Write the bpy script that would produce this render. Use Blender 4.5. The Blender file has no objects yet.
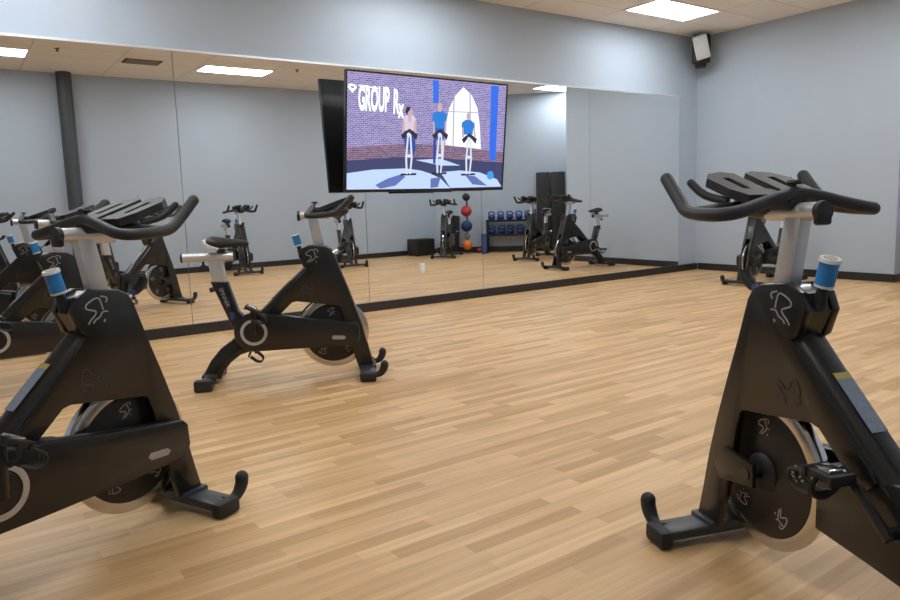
import bpy, bmesh, math, random
from mathutils import Vector, Matrix
random.seed(7)
S = bpy.context.scene
COL = S.collection

# ------------------------------------------------------------------ camera
F_PX = 707.3
YAW, PITCH, ROLL = [math.radians(a) for a in (35.02, 7.17, -1.84)]
fw = Vector((math.sin(YAW)*math.cos(PITCH), math.cos(YAW)*math.cos(PITCH), -math.sin(PITCH)))
r0 = Vector((math.cos(YAW), -math.sin(YAW), 0.0))
u0 = r0.cross(fw)
cr, sr = math.cos(ROLL), math.sin(ROLL)
rt = r0*cr + u0*sr
up = u0*cr - r0*sr
cam = bpy.data.cameras.new('camera')
cam.sensor_width = 36.0
cam.lens = 36.0*F_PX/900.0
cam.shift_y = -9.0/900.0
cam.clip_start = 0.02
co = bpy.data.objects.new('camera', cam)
COL.objects.link(co)
co.matrix_world = Matrix(((rt.x, up.x, -fw.x, 0.0), (rt.y, up.y, -fw.y, 0.0), (rt.z, up.z, -fw.z, 1.2), (0, 0, 0, 1)))
S.camera = co

# ------------------------------------------------------------------ world, exposure
w = bpy.data.worlds.new('world'); S.world = w; w.use_nodes = True
w.node_tree.nodes['Background'].inputs[0].default_value = (0.8, 0.9, 1.0, 1)
w.node_tree.nodes['Background'].inputs[1].default_value = 0.05
S.view_settings.view_transform = 'Standard'
S.view_settings.look = 'None'
S.view_settings.gamma = 1.0
S.view_settings.use_curve_mapping = False
S.view_settings.exposure = 0.0
LAMP = 16.2            # emission of the ceiling light diffusers

# ------------------------------------------------------------------ materials
def mat(name, color, rough=0.5, metal=0.0, spec=0.5, noise=0.0, nscale=30.0, bump=0.0, coat=0.0, emit=0.0, aniso=None):
    m = bpy.data.materials.new(name); m.use_nodes = True
    nt = m.node_tree; b = nt.nodes['Principled BSDF']
    c = (color[0], color[1], color[2], 1)
    b.inputs['Base Color'].default_value = c
    b.inputs['Roughness'].default_value = rough
    b.inputs['Metallic'].default_value = metal
    b.inputs['Specular IOR Level'].default_value = spec
    b.inputs['Coat Weight'].default_value = coat
    if emit:
        b.inputs['Emission Color'].default_value = c
        b.inputs['Emission Strength'].default_value = emit
    tc = nt.nodes.new('ShaderNodeTexCoord')
    nz = nt.nodes.new('ShaderNodeTexNoise'); nz.inputs['Scale'].default_value = nscale
    nz.inputs['Detail'].default_value = 4
    nt.links.new(tc.outputs['Object'], nz.inputs['Vector'])
    if noise:
        mx = nt.nodes.new('ShaderNodeMix'); mx.data_type = 'RGBA'
        mx.inputs['A'].default_value = tuple(x*(1-noise) for x in color)+(1,)
        mx.inputs['B'].default_value = tuple(min(1, x*(1+noise)) for x in color)+(1,)
        nt.links.new(nz.outputs['Fac'], mx.inputs['Factor'])
        nt.links.new(mx.outputs['Result'], b.inputs['Base Color'])
    if bump:
        bp = nt.nodes.new('ShaderNodeBump'); bp.inputs['Strength'].default_value = bump
        bp.inputs['Distance'].default_value = 0.004
        nt.links.new(nz.outputs['Fac'], bp.inputs['Height'])
        nt.links.new(bp.outputs['Normal'], b.inputs['Normal'])
    return m

M = {}
M['wall'] = mat('painted_wall', (0.43, 0.495, 0.575), 0.75, noise=0.02, nscale=3, bump=0.05)
M['base'] = mat('black_vinyl_base', (0.022, 0.020, 0.021), 0.45, noise=0.2)
M['trim'] = mat('aluminium_channel', (0.75, 0.76, 0.78), 0.35, metal=0.6)
M['body'] = mat('black_powder_coat', (0.012, 0.0105, 0.010), 0.28, spec=0.5, noise=0.15, nscale=60, coat=0.15)
M['plastic'] = mat('black_plastic', (0.014, 0.014, 0.015), 0.5, noise=0.15, bump=0.1, nscale=200)
M['grip'] = mat('dipped_grip_rubber', (0.022, 0.023, 0.026), 0.52, noise=0.2, nscale=300, bump=0.25)
M['rubber'] = mat('black_rubber', (0.02, 0.019, 0.019), 0.65, noise=0.2, bump=0.2, nscale=150)
M['foot'] = mat('grey_black_foot_cap', (0.035, 0.038, 0.043), 0.4, noise=0.2)
M['alu'] = mat('brushed_aluminium', (0.62, 0.62, 0.63), 0.38, metal=0.55, noise=0.04, nscale=80)
M['chrome'] = mat('polished_steel', (0.75, 0.77, 0.80), 0.15, metal=1.0)
M['rim'] = mat('flywheel_steel', (0.62, 0.60, 0.58), 0.22, metal=1.0, noise=0.05)
M['disc'] = mat('flywheel_dark_face', (0.016, 0.0135, 0.013), 0.38, noise=0.1)
M['emblem'] = mat('grey_white_decal', (0.36, 0.36, 0.36), 0.5)
M['dim'] = mat('dark_relief_decal', (0.045, 0.045, 0.047), 0.45)
M['blue'] = mat('blue_knob_band', (0.02, 0.22, 0.58), 0.35, noise=0.05)
M['white'] = mat('white_plastic', (0.78, 0.78, 0.78), 0.4)
M['offwhite'] = mat('pale_grey_label', (0.38, 0.35, 0.31), 0.5, noise=0.1)
M['sticker'] = mat('grey_blue_sticker', (0.20, 0.24, 0.30), 0.45, noise=0.35, nscale=90)
M['yellow'] = mat('yellow_sticker', (0.45, 0.34, 0.10), 0.5)
M['navy'] = mat('navy_mark', (0.03, 0.05, 0.22), 0.5)
M['ringm'] = mat('crank_ring_silver', (0.55, 0.54, 0.53), 0.35, metal=0.4)
M['vinyl'] = mat('saddle_vinyl', (0.018, 0.018, 0.019), 0.42, noise=0.2, bump=0.1, nscale=120)
M['frame_tv'] = mat('tv_bezel', (0.008, 0.008, 0.010), 0.3)
M['matfoam'] = mat('black_foam_mat', (0.012, 0.013, 0.014), 0.55, noise=0.25, nscale=40, bump=0.2)
M['pipe'] = mat('dark_grey_pipe_paint', (0.055, 0.062, 0.070), 0.45, noise=0.05)
M['kettle'] = mat('navy_kettlebell_vinyl', (0.015, 0.04, 0.19), 0.4, noise=0.1)
M['steelblack'] = mat('black_rack_steel', (0.014, 0.014, 0.016), 0.4)
M['red'] = mat('red_ball_rubber', (0.42, 0.03, 0.035), 0.5, noise=0.1)
M['orange'] = mat('orange_ball_rubber', (0.75, 0.19, 0.03), 0.5, noise=0.1)
M['ballblue'] = mat('blue_ball_rubber', (0.015, 0.035, 0.12), 0.5, noise=0.1)
M['ballgrey'] = mat('grey_ball_rubber', (0.25, 0.27, 0.30), 0.5, noise=0.1)
M['blackball'] = mat('black_ball_rubber', (0.02, 0.022, 0.025), 0.5, noise=0.2)
M['roller'] = mat('blue_foam_roller', (0.05, 0.08, 0.25), 0.6, noise=0.2)
M['speaker'] = mat('speaker_shell', (0.70, 0.70, 0.68), 0.5)
M['dark'] = mat('dark_slot', (0.03, 0.025, 0.02), 0.7)
M['lamp'] = mat('light_diffuser', (0.95, 1.0, 1.03), 0.5, emit=LAMP)

def mirror_mat():
    m = bpy.data.materials.new('mirror_glass'); m.use_nodes = True
    b = m.node_tree.nodes['Principled BSDF']
    b.inputs['Base Color'].default_value = (0.925, 0.935, 0.935, 1)
    b.inputs['Metallic'].default_value = 1.0
    b.inputs['Roughness'].default_value = 0.0
    return m
M['mirror'] = mirror_mat()

def floor_mat():
    m = bpy.data.materials.new('maple_strip_floor'); m.use_nodes = True
    nt = m.node_tree; b = nt.nodes['Principled BSDF']; N = nt.nodes.new; L = nt.links.new
    tc = N('ShaderNodeTexCoord')
    br = N('ShaderNodeTexBrick')
    br.offset = 0.37; br.offset_frequency = 2; br.squash = 1.35; br.squash_frequency = 3
    br.inputs['Scale'].default_value = 1.0
    br.inputs['Brick Width'].default_value = 0.52
    br.inputs['Row Height'].default_value = 0.066
    br.inputs['Mortar Size'].default_value = 0.0009
    br.inputs['Mortar Smooth'].default_value = 0.5
    br.inputs['Bias'].default_value = 0.0
    br.inputs['Color1'].default_value = (0.0, 0.0, 0.0, 1)
    br.inputs['Color2'].default_value = (1.0, 1.0, 1.0, 1)
    br.inputs['Mortar'].default_value = (0.15, 0.15, 0.15, 1)
    L(tc.outputs['Object'], br.inputs['Vector'])
    ramp = N('ShaderNodeValToRGB')
    e = ramp.color_ramp.elements
    e[0].position = 0.0; e[0].color = (0.50, 0.295, 0.125, 1)
    e[1].position = 1.0; e[1].color = (0.72, 0.48, 0.245, 1)
    x = ramp.color_ramp.elements.new(0.5); x.color = (0.625, 0.395, 0.19, 1)
    L(br.outputs['Color'], ramp.inputs['Fac'])
    mp = N('ShaderNodeMapping'); mp.inputs['Scale'].default_value = (1.6, 26.0, 1.0)
    L(tc.outputs['Object'], mp.inputs['Vector'])
    nz = N('ShaderNodeTexNoise'); nz.inputs['Scale'].default_value = 1.0; nz.inputs['Detail'].default_value = 5
    L(mp.outputs['Vector'], nz.inputs['Vector'])
    r2 = N('ShaderNodeValToRGB')
    r2.color_ramp.elements[0].position = 0.3; r2.color_ramp.elements[0].color = (0.80, 0.78, 0.74, 1)
    r2.color_ramp.elements[1].position = 0.7; r2.color_ramp.elements[1].color = (1.08, 1.08, 1.08, 1)
    L(nz.outputs['Fac'], r2.inputs['Fac'])
    mx = N('ShaderNodeMix'); mx.data_type = 'RGBA'; mx.blend_type = 'MULTIPLY'
    mx.inputs['Factor'].default_value = 1.0
    L(ramp.outputs['Color'], mx.inputs['A']); L(r2.outputs['Color'], mx.inputs['B'])
    L(mx.outputs['Result'], b.inputs['Base Color'])
    b.inputs['Roughness'].default_value = 0.42
    b.inputs['Specular IOR Level'].default_value = 0.45
    bp = N('ShaderNodeBump'); bp.inputs['Strength'].default_value = 0.15; bp.inputs['Distance'].default_value = 0.002
    L(nz.outputs['Fac'], bp.inputs['Height']); L(bp.outputs['Normal'], b.inputs['Normal'])
    return m
M['floor'] = floor_mat()

def ceiling_mat():
    m = bpy.data.materials.new('acoustic_tile_ceiling'); m.use_nodes = True
    nt = m.node_tree; b = nt.nodes['Principled BSDF']; N = nt.nodes.new; L = nt.links.new
    tc = N('ShaderNodeTexCoord'); mp = N('ShaderNodeMapping')
    mp.inputs['Location'].default_value = (0.03, 0.35, 0)
    L(tc.outputs['Object'], mp.inputs['Vector'])
    br = N('ShaderNodeTexBrick'); br.offset = 0.0; br.squash = 1.0
    br.inputs['Scale'].default_value = 1.0
    br.inputs['Brick Width'].default_value = 1.24; br.inputs['Row Height'].default_value = 0.62
    br.inputs['Mortar Size'].default_value = 0.010; br.inputs['Mortar Smooth'].default_value = 0.2
    br.inputs['Color1'].default_value = (0.93, 0.865, 0.785, 1)
    br.inputs['Color2'].default_value = (0.94, 0.88, 0.80, 1)
    br.inputs['Mortar'].default_value = (0.70, 0.64, 0.57, 1)
    L(mp.outputs['Vector'], br.inputs['Vector'])
    L(br.outputs['Color'], b.inputs['Base Color'])
    b.inputs['Roughness'].default_value = 0.85
    return m
M['ceiling'] = ceiling_mat()

def screen_mat(name, color, strength=1.0, brick=None):
    m = bpy.data.materials.new(name); m.use_nodes = True
    nt = m.node_tree; b = nt.nodes['Principled BSDF']; N = nt.nodes.new; L = nt.links.new
    b.inputs['Base Color'].default_value = (0.01, 0.01, 0.012, 1)
    b.inputs['Roughness'].default_value = 0.25
    b.inputs['Emission Strength'].default_value = strength
    if brick:
        tc = N('ShaderNodeTexCoord')
        br = N('ShaderNodeTexBrick'); br.inputs['Scale'].default_value = 1.0
        br.inputs['Brick Width'].default_value = 0.050; br.inputs['Row Height'].default_value = 0.020
        br.inputs['Mortar Size'].default_value = 0.0032; br.inputs['Mortar Smooth'].default_value = 0.3
        br.inputs['Color1'].default_value = color+(1,); br.inputs['Color2'].default_value = brick[0]+(1,)
        br.inputs['Mortar'].default_value = brick[1]+(1,)
        mp = N('ShaderNodeMapping'); mp.inputs['Rotation'].default_value = (math.radians(90), 0, 0)
        L(tc.outputs['Object'], mp.inputs['Vector']); L(mp.outputs['Vector'], br.inputs['Vector'])
        L(br.outputs['Color'], b.inputs['Emission Color'])
    else:
        b.inputs['Emission Color'].default_value = color+(1,)
    return m

# ------------------------------------------------------------------ mesh helpers
def V(*a): return Vector(a)

class MB:
    def __init__(s): s.bm = bmesh.new(); s.mi = 0
    def _tag(s, faces):
        for f in faces: f.material_index = s.mi
    def box(s, c, size, rot=None, bev=0.0):
        r = bmesh.ops.create_cube(s.bm, size=1.0)
        vs = r['verts']
        T = Matrix.Translation(Vector(c)) @ (rot if rot else Matrix.Identity(4)) @ Matrix.Diagonal((size[0], size[1], size[2], 1))
        bmesh.ops.transform(s.bm, matrix=T, verts=vs)
        fs = list({f for v in vs for f in v.link_faces})
        s._tag(fs)
        if bev:
            es = list({e for v in vs for e in v.link_edges})
            rr = bmesh.ops.bevel(s.bm, geom=es, offset=bev, segments=2, affect='EDGES', profile=0.5)
            s._tag(rr['faces'])
        return s
    def prism(s, poly, y0, y1, bev=0.0, axis='Y', map=None):
        """polygon in (x,z) extruded along Y between y0 and y1"""
        if axis == 'Y': f3 = lambda p, t: V(p[0], t, p[1])
        elif axis == 'Z': f3 = lambda p, t: V(p[0], p[1], t)
        else: f3 = lambda p, t: V(t, p[0], p[1])
        a = [s.bm.verts.new(f3(p, y0)) for p in poly]
        b = [s.bm.verts.new(f3(p, y1)) for p in poly]
        fs = [s.bm.faces.new(a), s.bm.faces.new(b[::-1])]
        n = len(poly)
        for i in range(n):
            fs.append(s.bm.faces.new((a[i], b[i], b[(i+1) % n], a[(i+1) % n])))
        s._tag(fs)
        bmesh.ops.recalc_face_normals(s.bm, faces=fs)
        if bev:
            es = [e for e in set(fs[0].edges) | set(fs[1].edges)]
            rr = bmesh.ops.bevel(s.bm, geom=es, offset=bev, segments=2, affect='EDGES', profile=0.5)
            s._tag(rr['faces'])
        return s
    def tube(s, pts, r, n=12, caps=True, sx=1.0, smooth=0):
        pts = [Vector(p) for p in pts]
        if smooth: pts = spline(pts, smooth)
        rs = r if isinstance(r, (list, tuple)) else None
        rings = []; prev = None
        for i, p in enumerate(pts):
            if i == 0: d = pts[1]-p
            elif i == len(pts)-1: d = p-pts[i-1]
            else: d = (pts[i+1]-p).normalized()+(p-pts[i-1]).normalized()
            d.normalize()
            if prev is None:
                ref = V(0, 0, 1) if abs(d.z) < 0.9 else V(1, 0, 0)
                a = d.cross(ref).normalized()
            else:
                a = (prev-d*prev.dot(d)).normalized()
            prev = a; bb = d.cross(a)
            if rs:
                t = i/(len(pts)-1)*(len(rs)-1); k = min(int(t), len(rs)-2); rr = rs[k]+(rs[k+1]-rs[k])*(t-k)
            else: rr = r
            rings.append([s.bm.verts.new(p+a*math.cos(2*math.pi*j/n)*rr*sx+bb*math.sin(2*math.pi*j/n)*rr) for j in range(n)])
        fs = []
        for i in range(len(rings)-1):
            for j in range(n):
                fs.append(s.bm.faces.new((rings[i][j], rings[i][(j+1) % n], rings[i+1][(j+1) % n], rings[i+1][j])))
        if caps:
            fs.append(s.bm.faces.new(rings[0][::-1])); fs.append(s.bm.faces.new(rings[-1]))
        s._tag(fs)
        bmesh.ops.recalc_face_normals(s.bm, faces=fs)
        return s
    def ball(s, c, r, seg=20, rings=12, scale=(1, 1, 1)):
        q = bmesh.ops.create_uvsphere(s.bm, u_segments=seg, v_segments=rings, radius=r)
        bmesh.ops.transform(s.bm, matrix=Matrix.Translation(Vector(c)) @ Matrix.Diagonal((scale[0], scale[1], scale[2], 1)), verts=q['verts'])
        s._tag({f for v in q['verts'] for f in v.link_faces}); return s
    def lathe(s, prof, center, axis='Y', n=40, close=False):
        """profile (radius, along) revolved about an axis through center"""
        c = Vector(center); rings = []
        for (r, t) in prof:
            ring = []
            for j in range(n):
                a = 2*math.pi*j/n
                if axis == 'Y': v = V(r*math.cos(a), t, r*math.sin(a))
                elif axis == 'Z': v = V(r*math.cos(a), r*math.sin(a), t)
                else: v = V(t, r*math.cos(a), r*math.sin(a))
                ring.append(s.bm.verts.new(c+v))
            rings.append(ring)
        fs = []
        m = len(rings)
        for i in range(m if close else m-1):
            A, B = rings[i], rings[(i+1) % m]
            for j in range(n):
                fs.append(s.bm.faces.new((A[j], A[(j+1) % n], B[(j+1) % n], B[j])))
        if not close:
            if prof[0][0] > 1e-5: fs.append(s.bm.faces.new(rings[0][::-1]))
            if prof[-1][0] > 1e-5: fs.append(s.bm.faces.new(rings[-1]))
        s._tag(fs)
        bmesh.ops.recalc_face_normals(s.bm, faces=fs)
        return s
    def ribbon(s, strokes, org, ux, uy, nrm, wd, th=0.0015):
        """flat raised strokes on a surface; stroke points are (u,v)"""
        org, ux, uy, nrm = Vector(org), Vector(ux), Vector(uy), Vector(nrm)
        for st in strokes:
            P = [org+ux*p[0]+uy*p[1] for p in st]
            if len(P) > 2: P = spline(P, 3)
            L, R = [], []
            for i, p in enumerate(P):
                d = (P[min(i+1, len(P)-1)]-P[max(i-1, 0)]).normalized()
                sd = nrm.cross(d).normalized()*wd/2
                L.append(p+sd); R.append(p-sd)
            a = [s.bm.verts.new(q) for q in L]; b = [s.bm.verts.new(q) for q in R]
            c = [s.bm.verts.new(q+nrm*th) for q in L]; d_ = [s.bm.verts.new(q+nrm*th) for q in R]
            fs = []
            for i in range(len(P)-1):
                fs.append(s.bm.faces.new((c[i], c[i+1], d_[i+1], d_[i])))
                fs.append(s.bm.faces.new((a[i], b[i], b[i+1], a[i+1])))
                fs.append(s.bm.faces.new((a[i], a[i+1], c[i+1], c[i])))
                fs.append(s.bm.faces.new((b[i+1], b[i], d_[i], d_[i+1])))
            fs.append(s.bm.faces.new((a[0], c[0], d_[0], b[0])))
            fs.append(s.bm.faces.new((a[-1], b[-1], d_[-1], c[-1])))
            s._tag(fs)
            bmesh.ops.recalc_face_normals(s.bm, faces=fs)
        return s
    def build(s, name, mats, parent=None, sharp=35, smooth=True, loc=None):
        bm = s.bm
        bm.normal_update()
        for f in bm.faces: f.smooth = smooth
        if smooth:
            lim = math.radians(sharp)
            for e in bm.edges:
                if len(e.link_faces) == 2:
                    if e.calc_face_angle(0) > lim: e.smooth = False
                else: e.smooth = False
        me = bpy.data.meshes.new(name); bm.to_mesh(me); bm.free()
        for m in (mats if isinstance(mats, (list, tuple)) else [mats]): me.materials.append(m)
        o = bpy.data.objects.new(name, me); COL.objects.link(o)
        if parent: o.parent = parent
        if loc: o.location = loc
        return o

def spline(P, k):
    out = []
    n = len(P)
    for i in range(n-1):
        p0 = P[max(i-1, 0)]; p1 = P[i]; p2 = P[i+1]; p3 = P[min(i+2, n-1)]
        for j in range(k):
            t = j/k
            out.append(0.5*((2*p1)+(p2-p0)*t+(2*p0-5*p1+4*p2-p3)*t*t+(3*p1-p0-3*p2+p3)*t**3))
    out.append(P[-1]); return out

def tag(o, label=None, cat=None, group=None, kind=None):
    if label: o['label'] = label
    if cat: o['category'] = cat
    if group: o['group'] = group
    if kind: o['kind'] = kind
    return o
def thing(name, label, cat, loc=(0, 0, 0), rz=0.0, group=None):
    o = bpy.data.objects.new(name, None); o.empty_display_size = 0.1
    COL.objects.link(o); o.location = loc; o.rotation_euler = (0, 0, rz)
    return tag(o, label, cat, group)
def copy_tree(o, parent=None):
    c = o.copy(); COL.objects.link(c); c.parent = parent
    for ch in list(o.children): copy_tree(ch, c)
    return c
def struct(name, mb, m, parent=None, **k):
    o = mb.build(name, m, parent, **k)
    o['kind'] = 'structure'
    return o
def text_mesh(name, body, size, m, parent, matrix, sx=1.0, extrude=0.001, offset=0.0):
    cu = bpy.data.curves.new(name, 'FONT'); cu.body = body; cu.size = size
    cu.extrude = extrude; cu.offset = offset; cu.align_x = 'CENTER'; cu.align_y = 'CENTER'
    cu.resolution_u = 3
    tmp = bpy.data.objects.new(name+'_tmp', cu); COL.objects.link(tmp)
    dg = bpy.context.evaluated_depsgraph_get(); dg.update()
    me = bpy.data.meshes.new_from_object(tmp.evaluated_get(dg))
    bpy.data.objects.remove(tmp); 
    me.name = name; me.transform(matrix @ Matrix.Diagonal((sx, 1, 1, 1)))
    me.materials.clear(); me.materials.append(m)
    o = bpy.data.objects.new(name, me); COL.objects.link(o); o.parent = parent
    return o

# ------------------------------------------------------------------ the room
D = 7.005      # mirror plane
R = 9.78       # right wall
CZ = 3.60      # ceiling
BY = 0.0       # back wall
EX = 4.08      # where the right wall ends
dg0 = V(9.8, 0.3, 0); ddir = V(1.95, 1.8, 0).normalized(); dn = V(-ddir.y, ddir.x, 0)
tEnd = (EX-0.3)/ddir.y
CX = 9.8-0.3/1.8*1.95    # corner between back and diagonal walls
dg1 = dg0+ddir*tEnd
outline = [(-2.6, -1.5), (0.66, -1.5), (0.66, BY), (CX, BY), (dg1.x, dg1.y), (R, EX), (R, D+0.03), (-2.6, D+0.03)]
struct('floor', MB().prism(outline, -0.06, 0.0, axis='Z'), M['floor'], smooth=False)
struct('ceiling', MB().prism(outline, CZ, CZ+0.06, axis='Z'), M['ceiling'], smooth=False)
def wall(name, p, q, t=0.12, z0=0, z1=CZ):
    """wall whose room face runs p->q, body to the right-hand side of travel"""
    p, q = V(p[0], p[1]), V(q[0], q[1]); d = (q-p).normalized(); n = V(d.y, -d.x)*t
    poly = [tuple(p), tuple(q), tuple(q+n), tuple(p+n)]
    return struct(name, MB().prism(poly, z0, z1, axis='Z'), M['wall'], smooth=False)
wall('wall_back', (0.66, BY), (CX, BY))
wall('wall_diagonal', (CX, BY), (dg1.x, dg1.y))
wall('wall_alcove', (dg1.x, EX), (R+0.12, EX), t=0.12)
wall('wall_right', (R, EX), (R, D+0.03), t=0.12)
wall('wall_mirror', (R, D+0.03), (-2.6, D+0.03))
wall('wall_left', (-2.6, D+0.03), (-2.6, -1.5))
wall('wall_recess', (-2.6, -1.5), (0.66, -1.5))
wall('wall_jamb', (0.66, -1.5), (0.66, BY-0.121), t=0.11)
def baseb(name, p, q, h=0.10, t=0.014):
    p, q = V(p[0], p[1]), V(q[0], q[1]); d = (q-p).normalized(); n = V(-d.y, d.x)*t
    poly = [tuple(p), tuple(q), tuple(q+n), tuple(p+n)]
    return struct(name, MB().prism(poly, 0.0, h, bev=0.002, axis='Z'), M['base'], smooth=False)
baseb('baseboard_back', (0.66, BY), (CX-0.01, BY), 0.11)
baseb('baseboard_diagonal', (CX+0.01, BY+0.01), tuple(dg1-ddir*0.03)[:2], 0.13)
baseb('baseboard_alcove', (dg1.x-0.05, EX), (R, EX))
baseb('baseboard_right', (R, EX), (R, D-0.03), 0.105)
baseb('baseboard_mirror', (R-0.016, D+0.03), (-2.6, D+0.03), 0.100, t=0.05)
# mirrors
edges = [-1.96, -0.06, 1.845, 3.80, 5.43, 7.35, 9.31]
ML = ['wall mirror panel at the far left, mostly outside the frame', 'wall mirror panel behind the left spin bike, left of the first seam',
      'wall mirror panel behind the middle bike saddle, showing the ceiling vent', 'wall mirror panel partly covered by the left half of the big screen',
      'wall mirror panel partly covered by the right half of the screen', 'wall mirror panel reflecting the kettlebell rack and tall black mats',
      ]
ML = ['leftmost tall wall mirror panel, reflecting bikes and the dark round column',
      'leftmost tall wall mirror panel, reflecting bikes and the dark round column',
      'tall wall mirror panel behind the middle bike, reflecting a ceiling light and vent',
      'tall wall mirror panel behind the left part of the wall screen',
      'tall wall mirror panel right of the screen, reflecting kettlebells and tall black mats',
      'rightmost tall wall mirror panel next to the room corner, reflecting plain grey wall']
ML[1] = 'tall wall mirror panel behind the left spin bike, reflecting the dark round column'
ML[0] = 'tall wall mirror panel at the far left end of the mirror wall'
for i in range(6):
    a, b_ = edges[i]+0.0025, edges[i+1]-0.0025
    o = MB().box(((a+b_)/2, D+0.0075, (0.101+2.672)/2), (b_-a, 0.015, 2.672-0.101)).build('mirror_panel', M['mirror'], smooth=False)
    tag(o, ML[i], 'mirror', 'mirror panels on the long wall')
struct('trim_1', MB().box(((edges[0]+edges[-1])/2, D+0.005, 2.682), (edges[-1]-edges[0], 0.03, 0.02)), M['trim'], smooth=False)
# column
o = MB().lathe([(0.118, 0.0), (0.118, CZ)], (0, 0, 0), 'Z', 32)
col_o = o.build('column_1', M['pipe'], loc=(1.84, BY+0.122, 0)); col_o['kind'] = 'structure'

# ------------------------------------------------------------------ ceiling fittings
def troffer(x, y, label):
    t = thing('ceiling_light', label, 'ceiling light', (x, y, CZ), 0, 'recessed ceiling lights')
    fr = MB()
    for sx in (-1, 1): fr.box((sx*0.60, 0, -0.006), (0.03, 0.62, 0.012))
    for sy in (-1, 1): fr.box((0, sy*0.295, -0.006), (1.17, 0.03, 0.012))
    fr.build('frame', M['white'], t, smooth=False)
    MB().box((0, 0, -0.004), (1.17, 0.56, 0.008)).build('diffuser', M['lamp'], t, smooth=False)
    return t
troffer(0.60, 1.52, 'lit rectangular ceiling light at the left edge of the mirror reflection')
troffer(4.36, 1.46, 'lit rectangular ceiling light reflected left of the wall screen')
troffer(8.12, 1.46, 'lit rectangular ceiling light whose reflection the wall screen hides')
troffer(11.28, 2.42, 'lit rectangular ceiling light reflected right of the wall screen')
for x_, y_, lb in ((0.58, 3.85, 'lit rectangular ceiling light above the left bikes, in the added unseen middle row'), (4.30, 3.85, 'lit rectangular ceiling light over mid floor, in the added unseen middle row'),  # middle row is unseen, added to even out the room light
                   (8.02, 3.85, 'lit rectangular ceiling light over the right of the floor, in the added unseen middle row'), (0.58, 6.15, 'lit rectangular ceiling light above the mirror wall, left of the screen'),
                   (4.30, 6.15, 'lit rectangular ceiling light above the wall screen'), (8.02, 6.15, 'lit rectangular ceiling light above the mirror wall, nearest the corner speaker')):
    troffer(x_, y_, lb)
v = thing('ceiling_vent', 'small dark slotted air vent in the tan ceiling', 'vent', (2.80, 1.58, CZ))
MB().box((0, 0, -0.004), (0.56, 0.36, 0.008)).build('backing', M['dark'], v, smooth=False)
sl = MB()
for k in range(6): sl.box((0, -0.15+k*0.06, -0.010), (0.50, 0.018, 0.008), Matrix.Rotation(0.5, 4, 'X'))
sl.build('slats', mat('vent_metal', (0.25, 0.21, 0.17), 0.5), v, smooth=False)
for x, y, lb in ((1.54, 2.05, 'small round sprinkler head in the ceiling above the dark column'), (5.28, 2.00, 'small round sprinkler head in the ceiling beside the light left of the screen')):
    o = MB().lathe([(0.035, 0), (0.035, -0.006), (0.012, -0.012), (0.012, -0.035), (0.022, -0.038), (0.022, -0.042)], (0, 0, 0), 'Z', 16).build('sprinkler', M['dark'], loc=(x, y, CZ))
    tag(o, lb, 'sprinkler', 'ceiling sprinklers')

# ------------------------------------------------------------------ corner speaker
sp = thing('wall_speaker', 'small white loudspeaker tilted down on a black bracket enlarged to include its shadow, high in the corner', 'speaker', (9.36, 6.66, 3.33))
sp.rotation_euler = (0, 0, math.radians(-52))
R1 = Matrix.Rotation(math.radians(22), 4, 'X') @ Matrix.Rotation(math.radians(-13), 4, 'Y')
cab = MB(); cab.box((0, 0, 0.03), (0.20, 0.20, 0.32), bev=0.012)
bmesh.ops.transform(cab.bm, matrix=R1, verts=cab.bm.verts)
cab.build('cabinet', M['speaker'], sp)
gr = MB(); gr.box((0, -0.103, 0.03), (0.175, 0.006, 0.29), bev=0.002)
bmesh.ops.transform(gr.bm, matrix=R1, verts=gr.bm.verts)
gr.build('grille', mat('speaker_grille', (0.55, 0.55, 0.54), 0.6, noise=0.3, nscale=150), sp)
bk = MB(); bk.box((0.0, 0.17, 0.03), (0.26, 0.12, 0.42), bev=0.03); bk.box((0.0, 0.26, -0.06), (0.16, 0.20, 0.34), bev=0.03)  # black bracket, enlarged to stand in for the shadow beside and below the speaker
bk.build('bracket', M['plastic'], sp)

# ------------------------------------------------------------------ the wall screen
TVW, TVH = 2.15, 1.25
tv = thing('television', 'large black wall screen playing a group cycling class', 'television', (4.535, 6.745, 1.955), 0)
tv.rotation_euler = (math.radians(6.5), math.radians(0.3), 0)
TT = 0.035
sh = MB(); sh.box((0, TT/2, 0), (TVW, TT, TVH), bev=0.004)
sh.box((0, TT+0.03, -0.05), (TVW*0.72, 0.06, TVH*0.66), bev=0.015)
sh.build('housing', M['frame_tv'], tv)
bz = MB()
for sx in (-1, 1): bz.box((sx*(TVW/2-0.008), -0.005, 0), (0.016, 0.012, TVH))
bz.box((0, -0.005, TVH/2-0.008), (TVW-0.032, 0.012, 0.016)); bz.box((0, -0.005, -TVH/2+0.013), (TVW-0.032, 0.012, 0.026))
bz.box((0, -0.006, -TVH/2-0.008), (0.62, 0.018, 0.016), bev=0.003)
bz.build('bezel', M['frame_tv'], tv, smooth=False)
mb_ = MB(); mb_.box((0, 0.135, 0.10), (0.5, 0.07, 0.3)); mb_.box((0, 0.19, 0.05), (0.16, 0.06, 0.16))
mb_.build('mount', M['steelblack'], tv, smooth=False)
scr = MB()
W0, H0 = TVW-0.032, TVH-0.042
def su(p, lay=0): return V((p[0]-0.5)*W0, -0.0012-lay*0.0006, (p[1]-0.5)*H0+0.005)
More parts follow.
